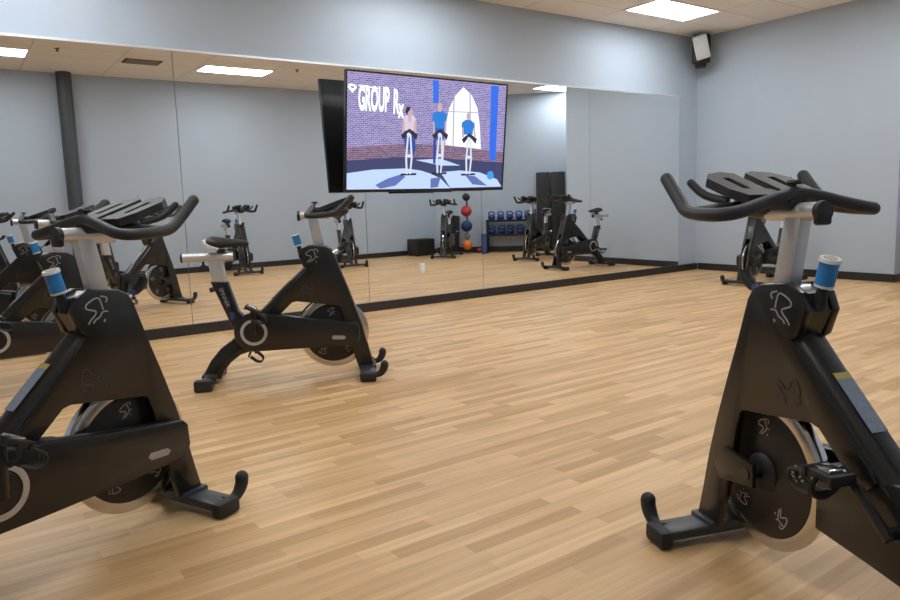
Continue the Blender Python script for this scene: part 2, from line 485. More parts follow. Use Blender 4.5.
smats = [
 screen_mat('screen_brick', (0.34, 0.25, 0.50), 0.9, ((0.13, 0.12, 0.34), (0.62, 0.56, 0.92))),
 screen_mat('screen_brick_red', (0.36, 0.15, 0.20), 0.8, ((0.10, 0.06, 0.14), (0.45, 0.36, 0.55))),
 screen_mat('screen_dark_floor', (0.05, 0.06, 0.16)),
 screen_mat('screen_stage', (0.52, 0.66, 1.0), 1.1),
 screen_mat('screen_shadow', (0.12, 0.18, 0.48)),
 screen_mat('screen_blue', (0.03, 0.16, 0.85)),
 screen_mat('screen_white', (0.92, 0.98, 1.0), 1.15),
 screen_mat('screen_mullion', (0.42, 0.46, 0.60)),
 screen_mat('screen_skin', (0.62, 0.42, 0.48)),
 screen_mat('screen_hair', (0.03, 0.02, 0.05)),
 screen_mat('screen_pale_top', (0.72, 0.62, 0.74)),
 screen_mat('screen_shirt', (0.02, 0.22, 0.72)),
 screen_mat('screen_dark_blue', (0.03, 0.07, 0.35)),
 screen_mat('screen_bike', (0.72, 0.78, 0.95)),
 screen_mat('screen_dot', (0.05, 0.36, 0.95)),
 screen_mat('screen_black', (0.01, 0.01, 0.03)),
]
def sp_poly(pts, mi, lay):
    f = scr.bm.faces.new([scr.bm.verts.new(su(p, lay)) for p in pts]); f.material_index = mi
    f.normal_update()
    if f.normal.y > 0: f.normal_flip()
    bmesh.ops.triangulate(scr.bm, faces=[f])
sp_poly([(0, 0), (1, 0), (1, 1), (0, 1)], 0, 0)
sp_poly([(0.0, 0.36), (0.31, 0.404), (0.562, 0.407), (1.0, 0.354), (1.0, 0.233), (0.565, 0.281), (0.312, 0.284), (0.0, 0.249)], 1, 1)
sp_poly([(0.0, 0.249), (0.312, 0.289), (0.565, 0.286), (1.0, 0.252), (1.0, 0.0), (0.0, 0.0)], 2, 2)
sp_poly([(0, 0.141), (0.148, 0.174), (0.344, 0.187), (0.439, 0.169), (0.503, 0.14), (0.569, 0.096), (0.637, 0.0), (0.0, 0.0)], 3, 3)
sp_poly([(0.568, 0.154), (0.7, 0.171), (0.838, 0.153), (0.964, 0.085), (1.0, 0.012), (0.637, 0.004)], 3, 4)
sp_poly([(0.405, 0.265), (0.565, 0.280), (0.699, 0.218), (0.566, 0.216)], 3, 4)
sp_poly([(0.164, 0.037), (0.238, 0.096), (0.314, 0.132), (0.345, 0.111), (0.285, 0.03), (0.194, 0.005)], 4, 5)
sp_poly([(0.504, 0.094), (0.569, 0.107), (0.554, 0.014), (0.506, 0.005)], 4, 5)
sp_poly([(0.735, 0.125), (0.804, 0.116), (0.895, 0.022), (0.789, 0.036)], 4, 5)
sp_poly([(0.499, 0.99), (0.537, 0.99), (0.541, 0.789), (0.506, 0.785)], 5, 3)
sp_poly([(0.888, 0.99), (0.944, 0.99), (0.948, 0.266), (0.901, 0.276)], 5, 3)
sp_poly([(0.595, 0.409), (0.596, 0.626), (0.611, 0.752), (0.649, 0.869), (0.7, 0.95), (0.757, 0.883), (0.799, 0.773), (0.82, 0.625), (0.838, 0.38)], 6, 3)
sp_poly([(0.635, 0.845), (0.644, 0.86), (0.649, 0.402), (0.641, 0.401)], 7, 4)
sp_poly([(0.741, 0.9), (0.750, 0.89), (0.767, 0.386), (0.759, 0.391)], 7, 4)
sp_poly([(0.601, 0.722), (0.807, 0.73), (0.809, 0.721), (0.601, 0.713)], 7, 4)
sp_poly([(0.004, 0.870), (0.008, 0.892), (0.018, 0.900), (0.040, 0.896), (0.052, 0.884), (0.054, 0.866), (0.046, 0.850), (0.030, 0.822), (0.012, 0.850)], 6, 3)
sp_poly([(0.018, 0.872), (0.024, 0.880), (0.038, 0.877), (0.040, 0.868), (0.030, 0.858)], 0, 4)
sp_poly([(0.062, 0.895), (0.175, 0.882), (0.175, 0.872), (0.062, 0.885)], 6, 3)
def ell(cx, cy, rx, ry, mi, lay, n=14):
    sp_poly([(cx+rx*math.cos(2*math.pi*k/n), cy+ry*math.sin(2*math.pi*k/n)) for k in range(n)], mi, lay)
# rider one
sp_poly([(0.327, 0.523), (0.398, 0.529), (0.404, 0.36), (0.39, 0.30), (0.375, 0.36), (0.34, 0.36), (0.335, 0.40)], 12, 6)
sp_poly([(0.334, 0.662), (0.383, 0.667), (0.402, 0.629), (0.401, 0.529), (0.327, 0.523), (0.32, 0.61)], 10, 7)
sp_poly([(0.350, 0.665), (0.372, 0.667), (0.368, 0.60), (0.358, 0.60)], 8, 8)
sp_poly([(0.32, 0.62), (0.332, 0.611), (0.331, 0.479), (0.316, 0.478)], 8, 8)
sp_poly([(0.39, 0.617), (0.406, 0.619), (0.405, 0.485), (0.389, 0.484)], 8, 8)
ell(0.364, 0.694, 0.016, 0.034, 8, 8); sp_poly([(0.333, 0.70), (0.345, 0.738), (0.368, 0.736), (0.362, 0.71), (0.352, 0.69), (0.345, 0.667)], 9, 9)
# rider two
sp_poly([(0.513, 0.449), (0.532, 0.46), (0.533, 0.233), (0.517, 0.232)], 12, 6)
sp_poly([(0.57, 0.46), (0.588, 0.45), (0.584, 0.25), (0.572, 0.25)], 10, 6)
sp_poly([(0.503, 0.689), (0.531, 0.714), (0.565, 0.718), (0.595, 0.694), (0.597, 0.63), (0.586, 0.625), (0.582, 0.529), (0.524, 0.525), (0.516, 0.618), (0.504, 0.622)], 11, 7)
sp_poly([(0.524, 0.56), (0.582, 0.56), (0.580, 0.45), (0.526, 0.45)], 12, 7)
sp_poly([(0.506, 0.622), (0.517, 0.619), (0.524, 0.495), (0.512, 0.494)], 8, 8)
sp_poly([(0.584, 0.629), (0.596, 0.63), (0.596, 0.501), (0.584, 0.5)], 8, 8)
ell(0.549, 0.750, 0.016, 0.042, 8, 8)
# rider three
sp_poly([(0.697, 0.622), (0.724, 0.653), (0.758, 0.651), (0.785, 0.621), (0.787, 0.575), (0.777, 0.57), (0.775, 0.516), (0.712, 0.511), (0.71, 0.57), (0.697, 0.575)], 11, 7)
sp_poly([(0.698, 0.58), (0.708, 0.58), (0.716, 0.488), (0.702, 0.487)], 8, 8)
sp_poly([(0.777, 0.58), (0.787, 0.58), (0.797, 0.494), (0.785, 0.493)], 8, 8)
ell(0.741, 0.685, 0.015, 0.034, 8, 8)
for bx_, by, k in ((0.362, 0.0, 1.0), (0.557, 0.01, 1.0), (0.753, 0.0, 0.95)):
    y0 = 0.135+by; h = 0.36*k
    sp_poly([(bx_-0.047, y0+0.004), (bx_+0.05, y0+0.01), (bx_+0.05, y0-0.008), (bx_-0.047, y0-0.014)], 15, 8)
    sp_poly([(bx_-0.016, y0), (bx_-0.022, y0+0.15), (bx_-0.012, y0+h), (bx_-0.002, y0+h), (bx_-0.010, y0+0.15), (bx_-0.004, y0)], 13, 9)
    sp_poly([(bx_+0.006, y0), (bx_+0.012, y0+0.15), (bx_+0.002, y0+h), (bx_+0.012, y0+h), (bx_+0.024, y0+0.15), (bx_+0.016, y0)], 13, 9)
    sp_poly([(bx_-0.012, y0+0.18), (bx_+0.012, y0+0.18), (bx_+0.010, y0+0.15), (bx_-0.010, y0+0.15)], 13, 9)
    sp_poly([(bx_-0.052, y0+h-0.01), (bx_-0.03, y0+h+0.02), (bx_, y0+h+0.05), (bx_+0.03, y0+h+0.02), (bx_+0.052, y0+h), (bx_+0.044, y0+h-0.05), (bx_+0.012, y0+h+0.0), (bx_-0.012, y0+h), (bx_-0.038, y0+h-0.05)], 9, 10)
    ell(bx_-0.004, y0+h-0.005, 0.012, 0.02, 13, 11)
ell(0.913, 0.125, 0.025, 0.042, 14, 6, 20)
scr_o = scr.build('screen', smats, tv, smooth=False)
Mt = Matrix.Translation(su((0.150, 0.775), 6)) @ Matrix.Rotation(math.radians(90), 4, 'X')
text_mesh('screen_lettering', 'GROUP', 0.345, smats[6], tv, Mt, sx=0.32, extrude=0.0002, offset=0.014)
Mt = Matrix.Translation(su((0.278, 0.765), 6)) @ Matrix.Rotation(math.radians(90), 4, 'X')
text_mesh('screen_lettering', 'R', 0.345, smats[6], tv, Mt, sx=0.34, extrude=0.0002, offset=0.014)
Mt = Matrix.Translation(su((0.309, 0.715), 6)) @ Matrix.Rotation(math.radians(90), 4, 'X')
text_mesh('screen_lettering', 'x', 0.28, smats[6], tv, Mt, sx=0.42, extrude=0.0002, offset=0.012)

# outlet on the mirror
ot = thing('power_outlet', 'small white power outlet set low in the mirror below the screen', 'outlet', (4.517, D-0.001, 0.435))
MB().box((0, -0.004, 0), (0.07, 0.008, 0.115), bev=0.002).build('cover_plate', M['white'], ot)
for s_ in (-1, 1): MB().box((0, -0.009, s_*0.026), (0.034, 0.003, 0.028), bev=0.001).build('socket', M['white'], ot)

# ------------------------------------------------------------------ spin bike
EMB = [[(-0.30, 0.28), (-0.36, 0.42), (-0.26, 0.52), (-0.02, 0.54)],
       [(-0.20, -0.06), (-0.02, 0.36), (0.12, 0.46), (0.36, 0.36), (0.62, 0.14), (0.60, -0.04), (0.30, -0.10), (0.14, -0.16), (0.18, -0.32), (0.34, -0.50), (0.46, -0.72)],
       [(-0.44, -0.12), (-0.18, -0.16), (-0.06, -0.38), (0.16, -0.54), (0.22, -0.68)],
       [(-0.34, -0.50), (-0.28, -0.54), (-0.32, -0.60)]]
def circ_arc(cx, cz, r, a0, a1, n):
    return [(cx+r*math.cos(math.radians(a0+(a1-a0)*i/n)), cz+r*math.sin(math.radians(a0+(a1-a0)*i/n))) for i in range(n+1)]

def make_bike():
    t = thing('spin_bike', 'x', 'exercise bike')
    # --- frame
    f = MB()
    side = [(0.650, 0.865), (0.672, 0.915), (0.725, 0.938), (0.835, 0.925), (0.872, 0.905), (0.893, 0.87), (0.935, 0.74), (0.985, 0.60), (1.035, 0.45), (1.070, 0.33),
            (1.105, 0.18), (1.135, 0.062), (1.025, 0.062), (0.985, 0.20), (0.950, 0.34), (0.935, 0.44), (0.915, 0.500), (0.90, 0.510), (0.62, 0.552), (0.59, 0.545), (0.49, 0.455), (0.42, 0.43), (0.395, 0.46), (0.422, 0.50), (0.700, 0.775), (0.678, 0.79)]
    for sg in (-1, 1):
        y0, y1 = sorted((sg*0.031, sg*0.062))
        f.prism(side, y0, y1, bev=0.008)
    core = [(0.655, 0.86), (0.68, 0.91), (0.73, 0.931), (0.86, 0.912), (0.882, 0.865), (0.955, 0.66), (0.975, 0.60), (0.62, 0.600), (0.55, 0.515), (0.49, 0.46), (0.43, 0.45), (0.43, 0.50), (0.708, 0.755), (0.686, 0.79)]
    f.prism(core, -0.034, 0.034)
    # down tube edge, raised and rounded
    f.tube([(0.72, 0, 0.775), (0.42, 0, 0.492), (0.36, 0, 0.44)], 0.040, 14, sx=1.4)
    # lower beam, crank housing
    f.prism([(0.22, 0.30), (0.24, 0.44), (0.33, 0.475), (0.50, 0.455), (0.600, 0.435), (0.600, 0.25), (0.42, 0.232), (0.28, 0.215)], -0.055, 0.055, bev=0.01)
    # rear stay
    stay = [(-0.055, 0.03), (0.075, 0.03), (0.100, 0.085), (0.15, 0.145), (0.22, 0.195), (0.29, 0.215), (0.36, 0.228), (0.36, 0.34), (0.22, 0.36), (0.165, 0.30), (0.085, 0.245), (0.015, 0.165), (-0.035, 0.08)]
    f.prism(stay, -0.042, 0.042, bev=0.012)
    # seat tube
    f.prism([(0.048, 0.712), (0.162, 0.706), (0.222, 0.50), (0.30, 0.42), (0.26, 0.33), (0.190, 0.345), (0.130, 0.50)], -0.036, 0.036, bev=0.012)
    # side link on the left from crank housing to fork
    f.prism([(0.58, 0.27), (0.58, 0.33), (0.98, 0.325), (1.01, 0.26)], -0.061, -0.043, bev=0.003)
    # axle
    f.lathe([(0.020, -0.082), (0.020, 0.082)], (0.862, 0, 0.315), 'Y', 20)
    f.prism([(0.830, 0.28), (0.830, 0.355), (0.97, 0.37), (1.02, 0.30), (0.99, 0.255)], 0.062, 0.078, bev=0.004)
    fr = f.build('frame', M['body'], t)
    # hub covers
    for sg in (-1, 1):
        MB().lathe([(0.062, sg*0.016), (0.050, sg*0.026), (0.020, sg*0.0295)], (0.862, 0, 0.315), 'Y', 32).build('hub_cover', M['plastic'], t)
    # head decals
    for sg in (-1, 1):
        MB().ribbon(EMB, (0.752, sg*0.0621, 0.868), (-0.078, 0, 0.012), (0.012, 0, 0.078), (0, sg, 0), 0.005).build('emblem', M['emblem'], t)
        MB().ribbon(EMB, (0.70, sg*0.0621, 0.615), (-0.02*1, 0, 0.075), (-0.08, 0, 0), (0, sg, 0), 0.006).build('relief_emblem', M['dim'], t)
    for sg in (-1, 1):
        q = Matrix.Translation((0.135, sg*0.0362, 0.60)) @ Matrix.Rotation(math.radians(90), 4, 'X')
        if sg == 1: q = Matrix.Translation((0.135, 0.0362, 0.60)) @ Matrix.Rotation(math.radians(180), 4, 'Z') @ Matrix.Rotation(math.radians(90), 4, 'X')
        q = q @ Matrix.Rotation(math.radians(-72 if sg == -1 else 72), 4, 'Z')
        text_mesh('tube_lettering', 'SPINNER', 0.036, M['emblem'], t, q, extrude=0.0008)
    for sg in (-1, 1): MB().box((0.180, sg*0.0362, 0.470), (0.03, 0.0016, 0.05)).build('badge', M['navy'], t, smooth=False)
    # warning sticker along the down tube
    d = V(0.30, 0, 0.283).normalized(); an = math.atan2(d.z, d.x)
    st = MB(); st.box((0.535, 0, 0.6005), (0.165, 0.052, 0.002), Matrix.Rotation(-an, 4, 'Y'))
    bmesh.ops.translate(st.bm, verts=st.bm.verts, vec=V(-d.z, 0, d.x)*0.041)
    st.build('warning_sticker', M['sticker'], t, smooth=False)
    st = MB(); st.box((0.602, 0, 0.664), (0.02, 0.052, 0.002), Matrix.Rotation(-an, 4, 'Y'))
    bmesh.ops.translate(st.bm, verts=st.bm.verts, vec=V(-d.z, 0, d.x)*0.041)
    st.build('sticker_header', M['yellow'], t, smooth=False)
    # --- flywheel
    fl = MB().lathe([(0.206, -0.011), (0.237, -0.011), (0.245, -0.007), (0.245, 0.007), (0.237, 0.011), (0.206, 0.011)], (0.862, 0, 0.315), 'Y', 72, close=True).build('flywheel', M['rim'], t)
    MB().lathe([(0.03, -0.013), (0.20, -0.013), (0.2065, -0.010), (0.2065, 0.010), (0.20, 0.013), (0.03, 0.013)], (0.862, 0, 0.315), 'Y', 64, close=True).build('flywheel_disc', M['disc'], fl)
    for sg in (-1, 1):
        for k in range(5):
            a = math.radians(20+72*k)
            rad = V(math.cos(a), 0, math.sin(a)); tg = V(-math.sin(a), 0, math.cos(a))
            MB().ribbon(EMB, V(0.862, sg*0.0131, 0.315)+rad*0.152, tg*0.045*(-sg), rad*0.045, (0, sg, 0), 0.0042, 0.001).build('flywheel_emblem', M['emblem'], fl)
    # chrome brake arc hugging the wheel
    a = MB(); P = [(0.862+0.258*math.cos(math.radians(q)), 0, 0.315+0.258*math.sin(math.radians(q))) for q in range(118, 166, 6)]
    a.tube(P, 0.0075, 8, sx=2.4); a.build('brake_arc', M['chrome'], t)
    # --- chain guard (drive side) with ring
    g = MB()
    up_ = [(0.40, 0.480), (0.51, 0.470), (0.75, 0.430), (1.02, 0.392), (1.040, 0.372), (1.045, 0.29), (1.025, 0.245), (0.98, 0.238)]
    lo = [(0.70, 0.232), (0.42, 0.228)]
    arc = circ_arc(0.33, 0.362, 0.134, -85, -285, 16)
    g.prism(up_+lo+arc, -0.124, -0.066, bev=0.010)
    cg = g.build('chain_guard', M['body'], t)
    MB().prism([(0.862, 0.312), (0.935, 0.307), (0.948, 0.294), (0.935, 0.281), (0.862, 0.284), (0.850, 0.298)], -0.1262, -0.1235).build('guard_slot', M['offwhite'], cg)
    MB().lathe([(0.070, -0.1235), (0.070, -0.129), (0.090, -0.129), (0.090, -0.1235)], (0.33, 0, 0.362), 'Y', 48, close=True).build('crank_ring', M['ringm'], cg)
    MB().lathe([(0.069, -0.1235), (0.062, -0.130), (0.03, -0.131)], (0.33, 0, 0.362), 'Y', 40).build('ring_disc', M['disc'], cg)
    # --- cranks and pedals
    for sg, ang in ((-1, math.radians(86)), (1, math.radians(248))):
        yc, yp = (0.150, 0.205) if sg < 0 else (0.095, 0.150)
        k = MB()
        k.tube([(0, sg*0.05, 0), (0, sg*(yc+0.008), 0)], 0.016, 14)
        k.tube([(-0.015, sg*yc, 0), (0.185, sg*yc, 0)], [0.017, 0.013, 0.014], 10, sx=0.7)
        ck = k.build('crank_arm', M['body'], t, loc=(0.33, 0, 0.362)); ck.rotation_euler = (0, -ang, 0); ck['side'] = sg
        hw = yp-yc
        p = MB()
        p.box((0, 0, 0), (0.080, 0.070, 0.022), bev=0.005)
        p.box((0.043, 0, 0), (0.012, 0.080, 0.030), bev=0.003); p.box((-0.043, 0, 0), (0.012, 0.080, 0.030), bev=0.003)
        pd = p.build('pedal', M['plastic'], t, loc=(0.33+0.17*math.cos(ang), sg*yp, 0.362+0.17*math.sin(ang)))
        pd.rotation_euler = (0, math.radians(28 if sg < 0 else 35), 0); pd['side'] = sg
        MB().tube([(0, -sg*hw, 0), (0, -sg*0.034, 0)], 0.010, 10).build('spindle', M['chrome'], pd)
        MB().box((0, 0, 0.016), (0.050, 0.042, 0.012), bev=0.003).build('cleat_clip', M['chrome'], pd)
        c_ = MB()
        for q in (-0.03, 0.0, 0.03):
            c_.tube([(0.045, q, -0.005), (0.100, q*0.8, -0.015), (0.112, q*0.7, -0.045), (0.080, q*0.8, -0.064), (0.03, q*0.9, -0.060)], 0.005, 6, smooth=3)
        c_.tube([(0.03, -0.035, -0.06), (0.03, 0.035, -0.06)], 0.005, 6)
        c_.tube([(0.0, -0.037, 0.0), (0.01, -0.042, -0.04), (0.015, 0, -0.066), (0.01, 0.042, -0.04), (0.0, 0.037, 0.0)], 0.0055, 6, smooth=4, sx=1.8)
        c_.build('toe_cage', M['plastic'], pd)
    # --- feet
    ft = MB(); ft.box((1.088, 0, 0.046), (0.105, 0.46, 0.036), bev=0.012); ft.box((1.088, 0, 0.062), (0.12, 0.16, 0.030), bev=0.008)
    ft.build('front_foot_bar', M['foot'], t)
    for sg in (-1, 1):
        c_ = MB(); c_.box((1.088, sg*0.243, 0.034), (0.110, 0.050, 0.062), bev=0.014); c_.build('foot_cap', M['rubber'], t)
        w_ = MB(); w_.tube([(1.095, sg*0.215, 0.05), (1.140, sg*0.216, 0.040), (1.175, sg*0.217, 0.052), (1.198, sg*0.218, 0.085), (1.202, sg*0.218, 0.112)], [0.018, 0.020, 0.026, 0.027], 12, smooth=3)
        w_.ball((1.202, sg*0.218, 0.112), 0.0270, 14, 8)
        w_.build('wheel_arm', M['rubber'], t)
    rf = MB(); rf.tube([(0.0, -0.235, 0.045), (0.0, 0.235, 0.045)], 0.028, 14, sx=1.35); rf.box((0.0, 0, 0.05), (0.10, 0.13, 0.045), bev=0.01)
    rf.build('rear_foot_bar', M['foot'], t)
    for sg in (-1, 1):
        c_ = MB(); c_.box((0.0, sg*0.238, 0.040), (0.120, 0.070, 0.078), bev=0.016); c_.build('foot_cap', M['rubber'], t)
    # --- seat post, slider, saddle
    p = MB(); p.prism([(0.036, 0.855), (0.134, 0.855), (0.158, 0.700), (0.062, 0.700)], -0.024, 0.024, bev=0.007)
    p.build('seat_post', M['alu'], t)
    p = MB(); p.tube([(-0.125, 0, 0.878), (0.212, 0, 0.878)], 0.031, 20)
    sl_ = p.build('seat_slider', M['alu'], t)
    for xa, xb in ((-0.138, -0.124), (0.211, 0.219)): MB().tube([(xa, 0, 0.878), (xb, 0, 0.878)], 0.0315, 20).build('end_cap', M['plastic'], sl_)
    p = MB(); p.tube([(0.005, 0, 0.852), (0.005, 0, 0.825)], 0.008, 10); p.ball((0.005, 0, 0.812), 0.021, 14, 8, (1.2, 1.0, 0.75)); p.build('slider_knob', M['plastic'], t)
    p = MB(); p.tube([(0.105, 0, 0.668), (0.060, 0, 0.655)], 0.008, 10); p.tube([(0.066, 0, 0.658), (0.036, 0, 0.650)], 0.017, 12); p.build('height_pin', M['plastic'], t)
    # saddle: lofted cross-sections
    secs = [(0.035, 0.060, 0.968, 0.030), (0.050, 0.082, 0.975, 0.038), (0.085, 0.088, 0.976, 0.045), (0.13, 0.072, 0.970, 0.045), (0.18, 0.042, 0.966, 0.036), (0.24, 0.027, 0.966, 0.027), (0.295, 0.021, 0.962, 0.022), (0.315, 0.012, 0.958, 0.014)]
    s_ = MB(); rings = []
    for x, hw, zc, hh in secs:
        rings.append([s_.bm.verts.new((x, hw*math.cos(a_)*(1 if abs(math.cos(a_)) < .99 else 1), zc+hh*(math.sin(a_) if math.sin(a_) > 0 else math.sin(a_)*0.75)))
                      for a_ in [2*math.pi*j/16 for j in range(16)]])
    fs = []
    for i in range(len(rings)-1):
        for j in range(16): fs.append(s_.bm.faces.new((rings[i][j], rings[i][(j+1) % 16], rings[i+1][(j+1) % 16], rings[i+1][j])))
    fs.append(s_.bm.faces.new(rings[0][::-1])); fs.append(s_.bm.faces.new(rings[-1]))
    bmesh.ops.recalc_face_normals(s_.bm, faces=fs)
    sd = s_.build('saddle', M['vinyl'], t, sharp=60)
    p = MB()
    p.prism([(0.018, 0.992), (0.028, 1.000), (0.075, 0.962), (0.125, 0.938), (0.115, 0.926), (0.060, 0.936), (0.030, 0.962)], -0.084, 0.084, bev=0.006)
    p.build('saddle_bumper', M['white'], sd)
    p = MB()
    for sg in (-1, 1): p.tube([(0.07, sg*0.03, 0.940), (0.10, sg*0.022, 0.925), (0.19, sg*0.020, 0.925), (0.28, sg*0.008, 0.948)], 0.0035, 6, smooth=3)
    p.box((0.13, 0, 0.918), (0.05, 0.06, 0.028), bev=0.005)
    p.build('saddle_rails', M['steelblack'], sd)
    # --- handlebar post and slider
    p = MB(); p.prism([(0.722, 1.125), (0.790, 1.125), (0.835, 0.90), (0.762, 0.90)], -0.022, 0.022, bev=0.007)
    p.build('handlebar_post', M['alu'], t)
    p = MB(); p.tube([(0.672, 0, 1.142), (0.872, 0, 1.136)], 0.026, 20); ps = p.build('handlebar_slider', M['alu'], t)
    p = MB(); p.tube([(0.655, 0, 1.1425), (0.673, 0, 1.142)], 0.029, 20); p.box((0.664, 0, 1.125), (0.022, 0.05, 0.045), bev=0.008)
    p.build('end_cap', M['plastic'], ps)
    # handlebar: kinked cross bar, arms sweeping forward into upright horns
    h = MB()
    half = [(0.762, 0.0, 1.193), (0.756, 0.07, 1.182), (0.746, 0.15, 1.162), (0.736, 0.215, 1.147), (0.744, 0.258, 1.141), (0.782, 0.279, 1.140), (0.85, 0.278, 1.143), (0.915, 0.268, 1.153), (0.965, 0.260, 1.186), (1.030, 0.260, 1.250)]
    h.tube([(x, -y, z) for x, y, z in half[:0:-1]]+half, 0.0195, 14, smooth=4)
    for sg in (-1, 1): h.ball((1.030, sg*0.260, 1.250), 0.0195, 14, 8)
    hb = h.build('handlebar', M['grip'], t)
    # centre console: two slotted pads and a rounded belly
    for sg in (-1, 1):
        c_ = MB()
        def q(x, y, off=0): return (x, y)
        pl = [(0.80, 0.030), (0.80, 0.120), (0.86, 0.150), (0.97, 0.150), (1.02, 0.110), (1.035, 0.050), (1.01, 0.022)]
        slot = [(0.86, 0.070), (0.86, 0.096), (0.975, 0.096), (0.975, 0.070)]
        A = [(0.80, 0.025), (0.80, 0.120), (0.86, 0.150), (0.97, 0.150), (1.02, 0.115)]
        # four strips round the slot
        strips = [[(0.80, 0.022), (0.80, 0.120), (0.86, 0.145), (0.86, 0.022)], [(0.86, 0.022), (0.86, 0.070), (0.97, 0.070), (0.97, 0.022)],
                  [(0.86, 0.096), (0.86, 0.145), (0.97, 0.150), (0.97, 0.096)], [(0.97, 0.022), (0.97, 0.150), (1.015, 0.118), (1.035, 0.06), (1.015, 0.022)]]
        for s3 in strips:
            c_.prism([(x, sg*y) for x, y in s3], 0, 0.028, axis='Z')
        Mx = Matrix.Translation((0.825, 0, 1.166)) @ Matrix.Rotation(math.radians(-19), 4, 'Y') @ Matrix.Translation((-0.80, 0, 0))
        bmesh.ops.transform(c_.bm, matrix=Mx, verts=c_.bm.verts)
        c_.build('forearm_pad', M['grip'], hb, smooth=False)
    c_ = MB(); c_.ball((0.915, 0, 1.165), 0.075, 20, 12, (1.25, 0.95, 0.62)); c_.box((0.80, 0, 1.168), (0.10, 0.07, 0.05), bev=0.012)
    for sg in (-1, 1):
        c_.tube([(0.90, sg*0.13, 1.175), (0.965, sg*0.165, 1.195), (1.01, sg*0.185, 1.235)], 0.013, 10, smooth=3)
        c_.ball((1.01, sg*0.185, 1.235), 0.013, 10, 6)
        c_.tube([(0.88, sg*0.265, 1.149), (0.88, sg*0.06, 1.165)], 0.014, 10)
    c_.build('console', M['grip'], hb)
    p = MB(); p.tube([(0.775, 0, 1.205), (0.775, 0, 1.222)], 0.007, 8); p.lathe([(0.020, 1.219), (0.024, 1.225), (0.020, 1.232)], (0.775, 0, 0), 'Z', 16)
    p.build('console_knob', M['plastic'], hb)
    # pop pin in front of the head
    MB().tube([(0.885, 0.0, 0.872), (0.930, 0.0, 0.895)], 0.010, 10).build('pin_shaft', M['chrome'], t)
    MB().tube([(0.925, 0.0, 0.892), (0.945, 0.0, 0.905)], 0.014, 12).build('pin_collar', M['navy'], t)
    p = MB(); p.tube([(0.940, 0.0, 0.900), (0.972, 0.0, 0.925), (0.985, 0.0, 0.948)], [0.016, 0.021, 0.018], 12, smooth=3); p.build('height_pin', M['plastic'], t)
    # --- resistance knob
    ax = V(-0.26, 0, 1).normalized(); b0 = V(0.668, 0, 0.868)
    p = MB(); p.tube([b0, b0+ax*0.070], [0.022, 0.016, 0.014], 14); p.build('knob_stem', M['plastic'], t)
    kb = MB(); kb.tube([b0+ax*0.072, b0+ax*0.142], 0.0260, 24); k0 = kb.build('resistance_knob', M['blue'], t)
    MB().tube([b0+ax*0.066, b0+ax*0.073], 0.0265, 24).build('knob_rim', M['white'], k0); MB().tube([b0+ax*0.140, b0+ax*0.150], [0.030, 0.028], 24).build('knob_rim', M['white'], k0)
    p = MB(); p.tube([b0+ax*0.1495, b0+ax*0.1515], 0.019, 20); p.build('knob_cap', M['offwhite'], k0)
    return t

BIKES = [
 ('middle', (1.390, 4.920), -0.490, 'black spin bike standing alone in mid floor, seen side-on below the screen'),
 ('left', (-0.306, 2.475), 0.430, 'large black spin bike cut off by the left edge, in the left foreground'),
 ('right', (1.767, 0.394), 1.229, 'large black spin bike in the right foreground, angled away to the left, blue resistance knob'),
 ('b3', (-0.156, 5.766), 0.063, 'black spin bike behind the left foreground bike, close to the mirror'),
 ('E', (9.419, 5.299), 3.163, 'small far black spin bike near the right wall, behind the right handlebar'),
 ('A', (4.34, 0.34), 1.547, 'spin bike near the back wall, reflected just behind the middle bike saddle'),
 ('B', (6.536, 0.700), 1.756, 'spin bike near the back wall, reflected between the middle bike and the screen'),
 ('C', (9.319, 0.81), 2.344, 'spin bike near the back wall, reflected beside the black box and leaning mats'),
 ('D', (10.217, 3.068), 2.732, 'spin bike in front of the kettlebell rack and tall black mats, seen in the mirror'),
]
CRANK = {'right': (222, 42), 'E': (200, 20), 'B': (120, -60)}
proto = make_bike()
proto.name = 'spin_bike'
for i, (nm, xy, a, lb) in enumerate(BIKES):
    o = proto if i == 0 else copy_tree(proto)
    o.location = (xy[0], xy[1], 0); o.rotation_euler = (0, 0, a)
    tag(o, lb, 'exercise bike', 'black spin bikes')
    if nm == 'left':        # bars set one notch lower
        for ch in o.children:
            if ch.name.startswith('handlebar'): ch.location.z = -0.014
    if nm in CRANK:
        for ch in o.children:
            if ch.name.startswith('crank_arm') or ch.name.startswith('pedal'):
                ang = math.radians(CRANK[nm][0 if ch['side'] < 0 else 1])
                if ch.name.startswith('crank_arm'): ch.rotation_euler = (0, -ang, 0)
                else:
                    ch.location = (0.33+0.17*math.cos(ang), ch.location.y, 0.362+0.17*math.sin(ang))
                    ch.rotation_euler = (0, 0, 0)

# ------------------------------------------------------------------ things along the back and diagonal walls
def dg(s, off=0.0, z=0.0):
    p = dg0+ddir*s+dn*off; return V(p.x, p.y, z)
DA = math.atan2(ddir.y, ddir.x)
# amplifier box
bx = thing('equipment_box', 'low black box on the floor against the grey back wall, left of a bike', 'box', (8.80, 0.35, 0), 0)
MB().box((0, 0, 0.20), (0.50, 0.40, 0.37), bev=0.01).build('case', M['matfoam'], bx)
q = MB(); q.box((0, 0.203, 0.20), (0.44, 0.006, 0.31)); q.build('front_grille', M['plastic'], bx, smooth=False)
q = MB()
for sx in (-1, 1):
    for sy in (-1, 1): q.box((sx*0.2, sy*0.15, 0.01), (0.04, 0.04, 0.02))
q.build('rubber_feet', M['rubber'], bx, smooth=False)
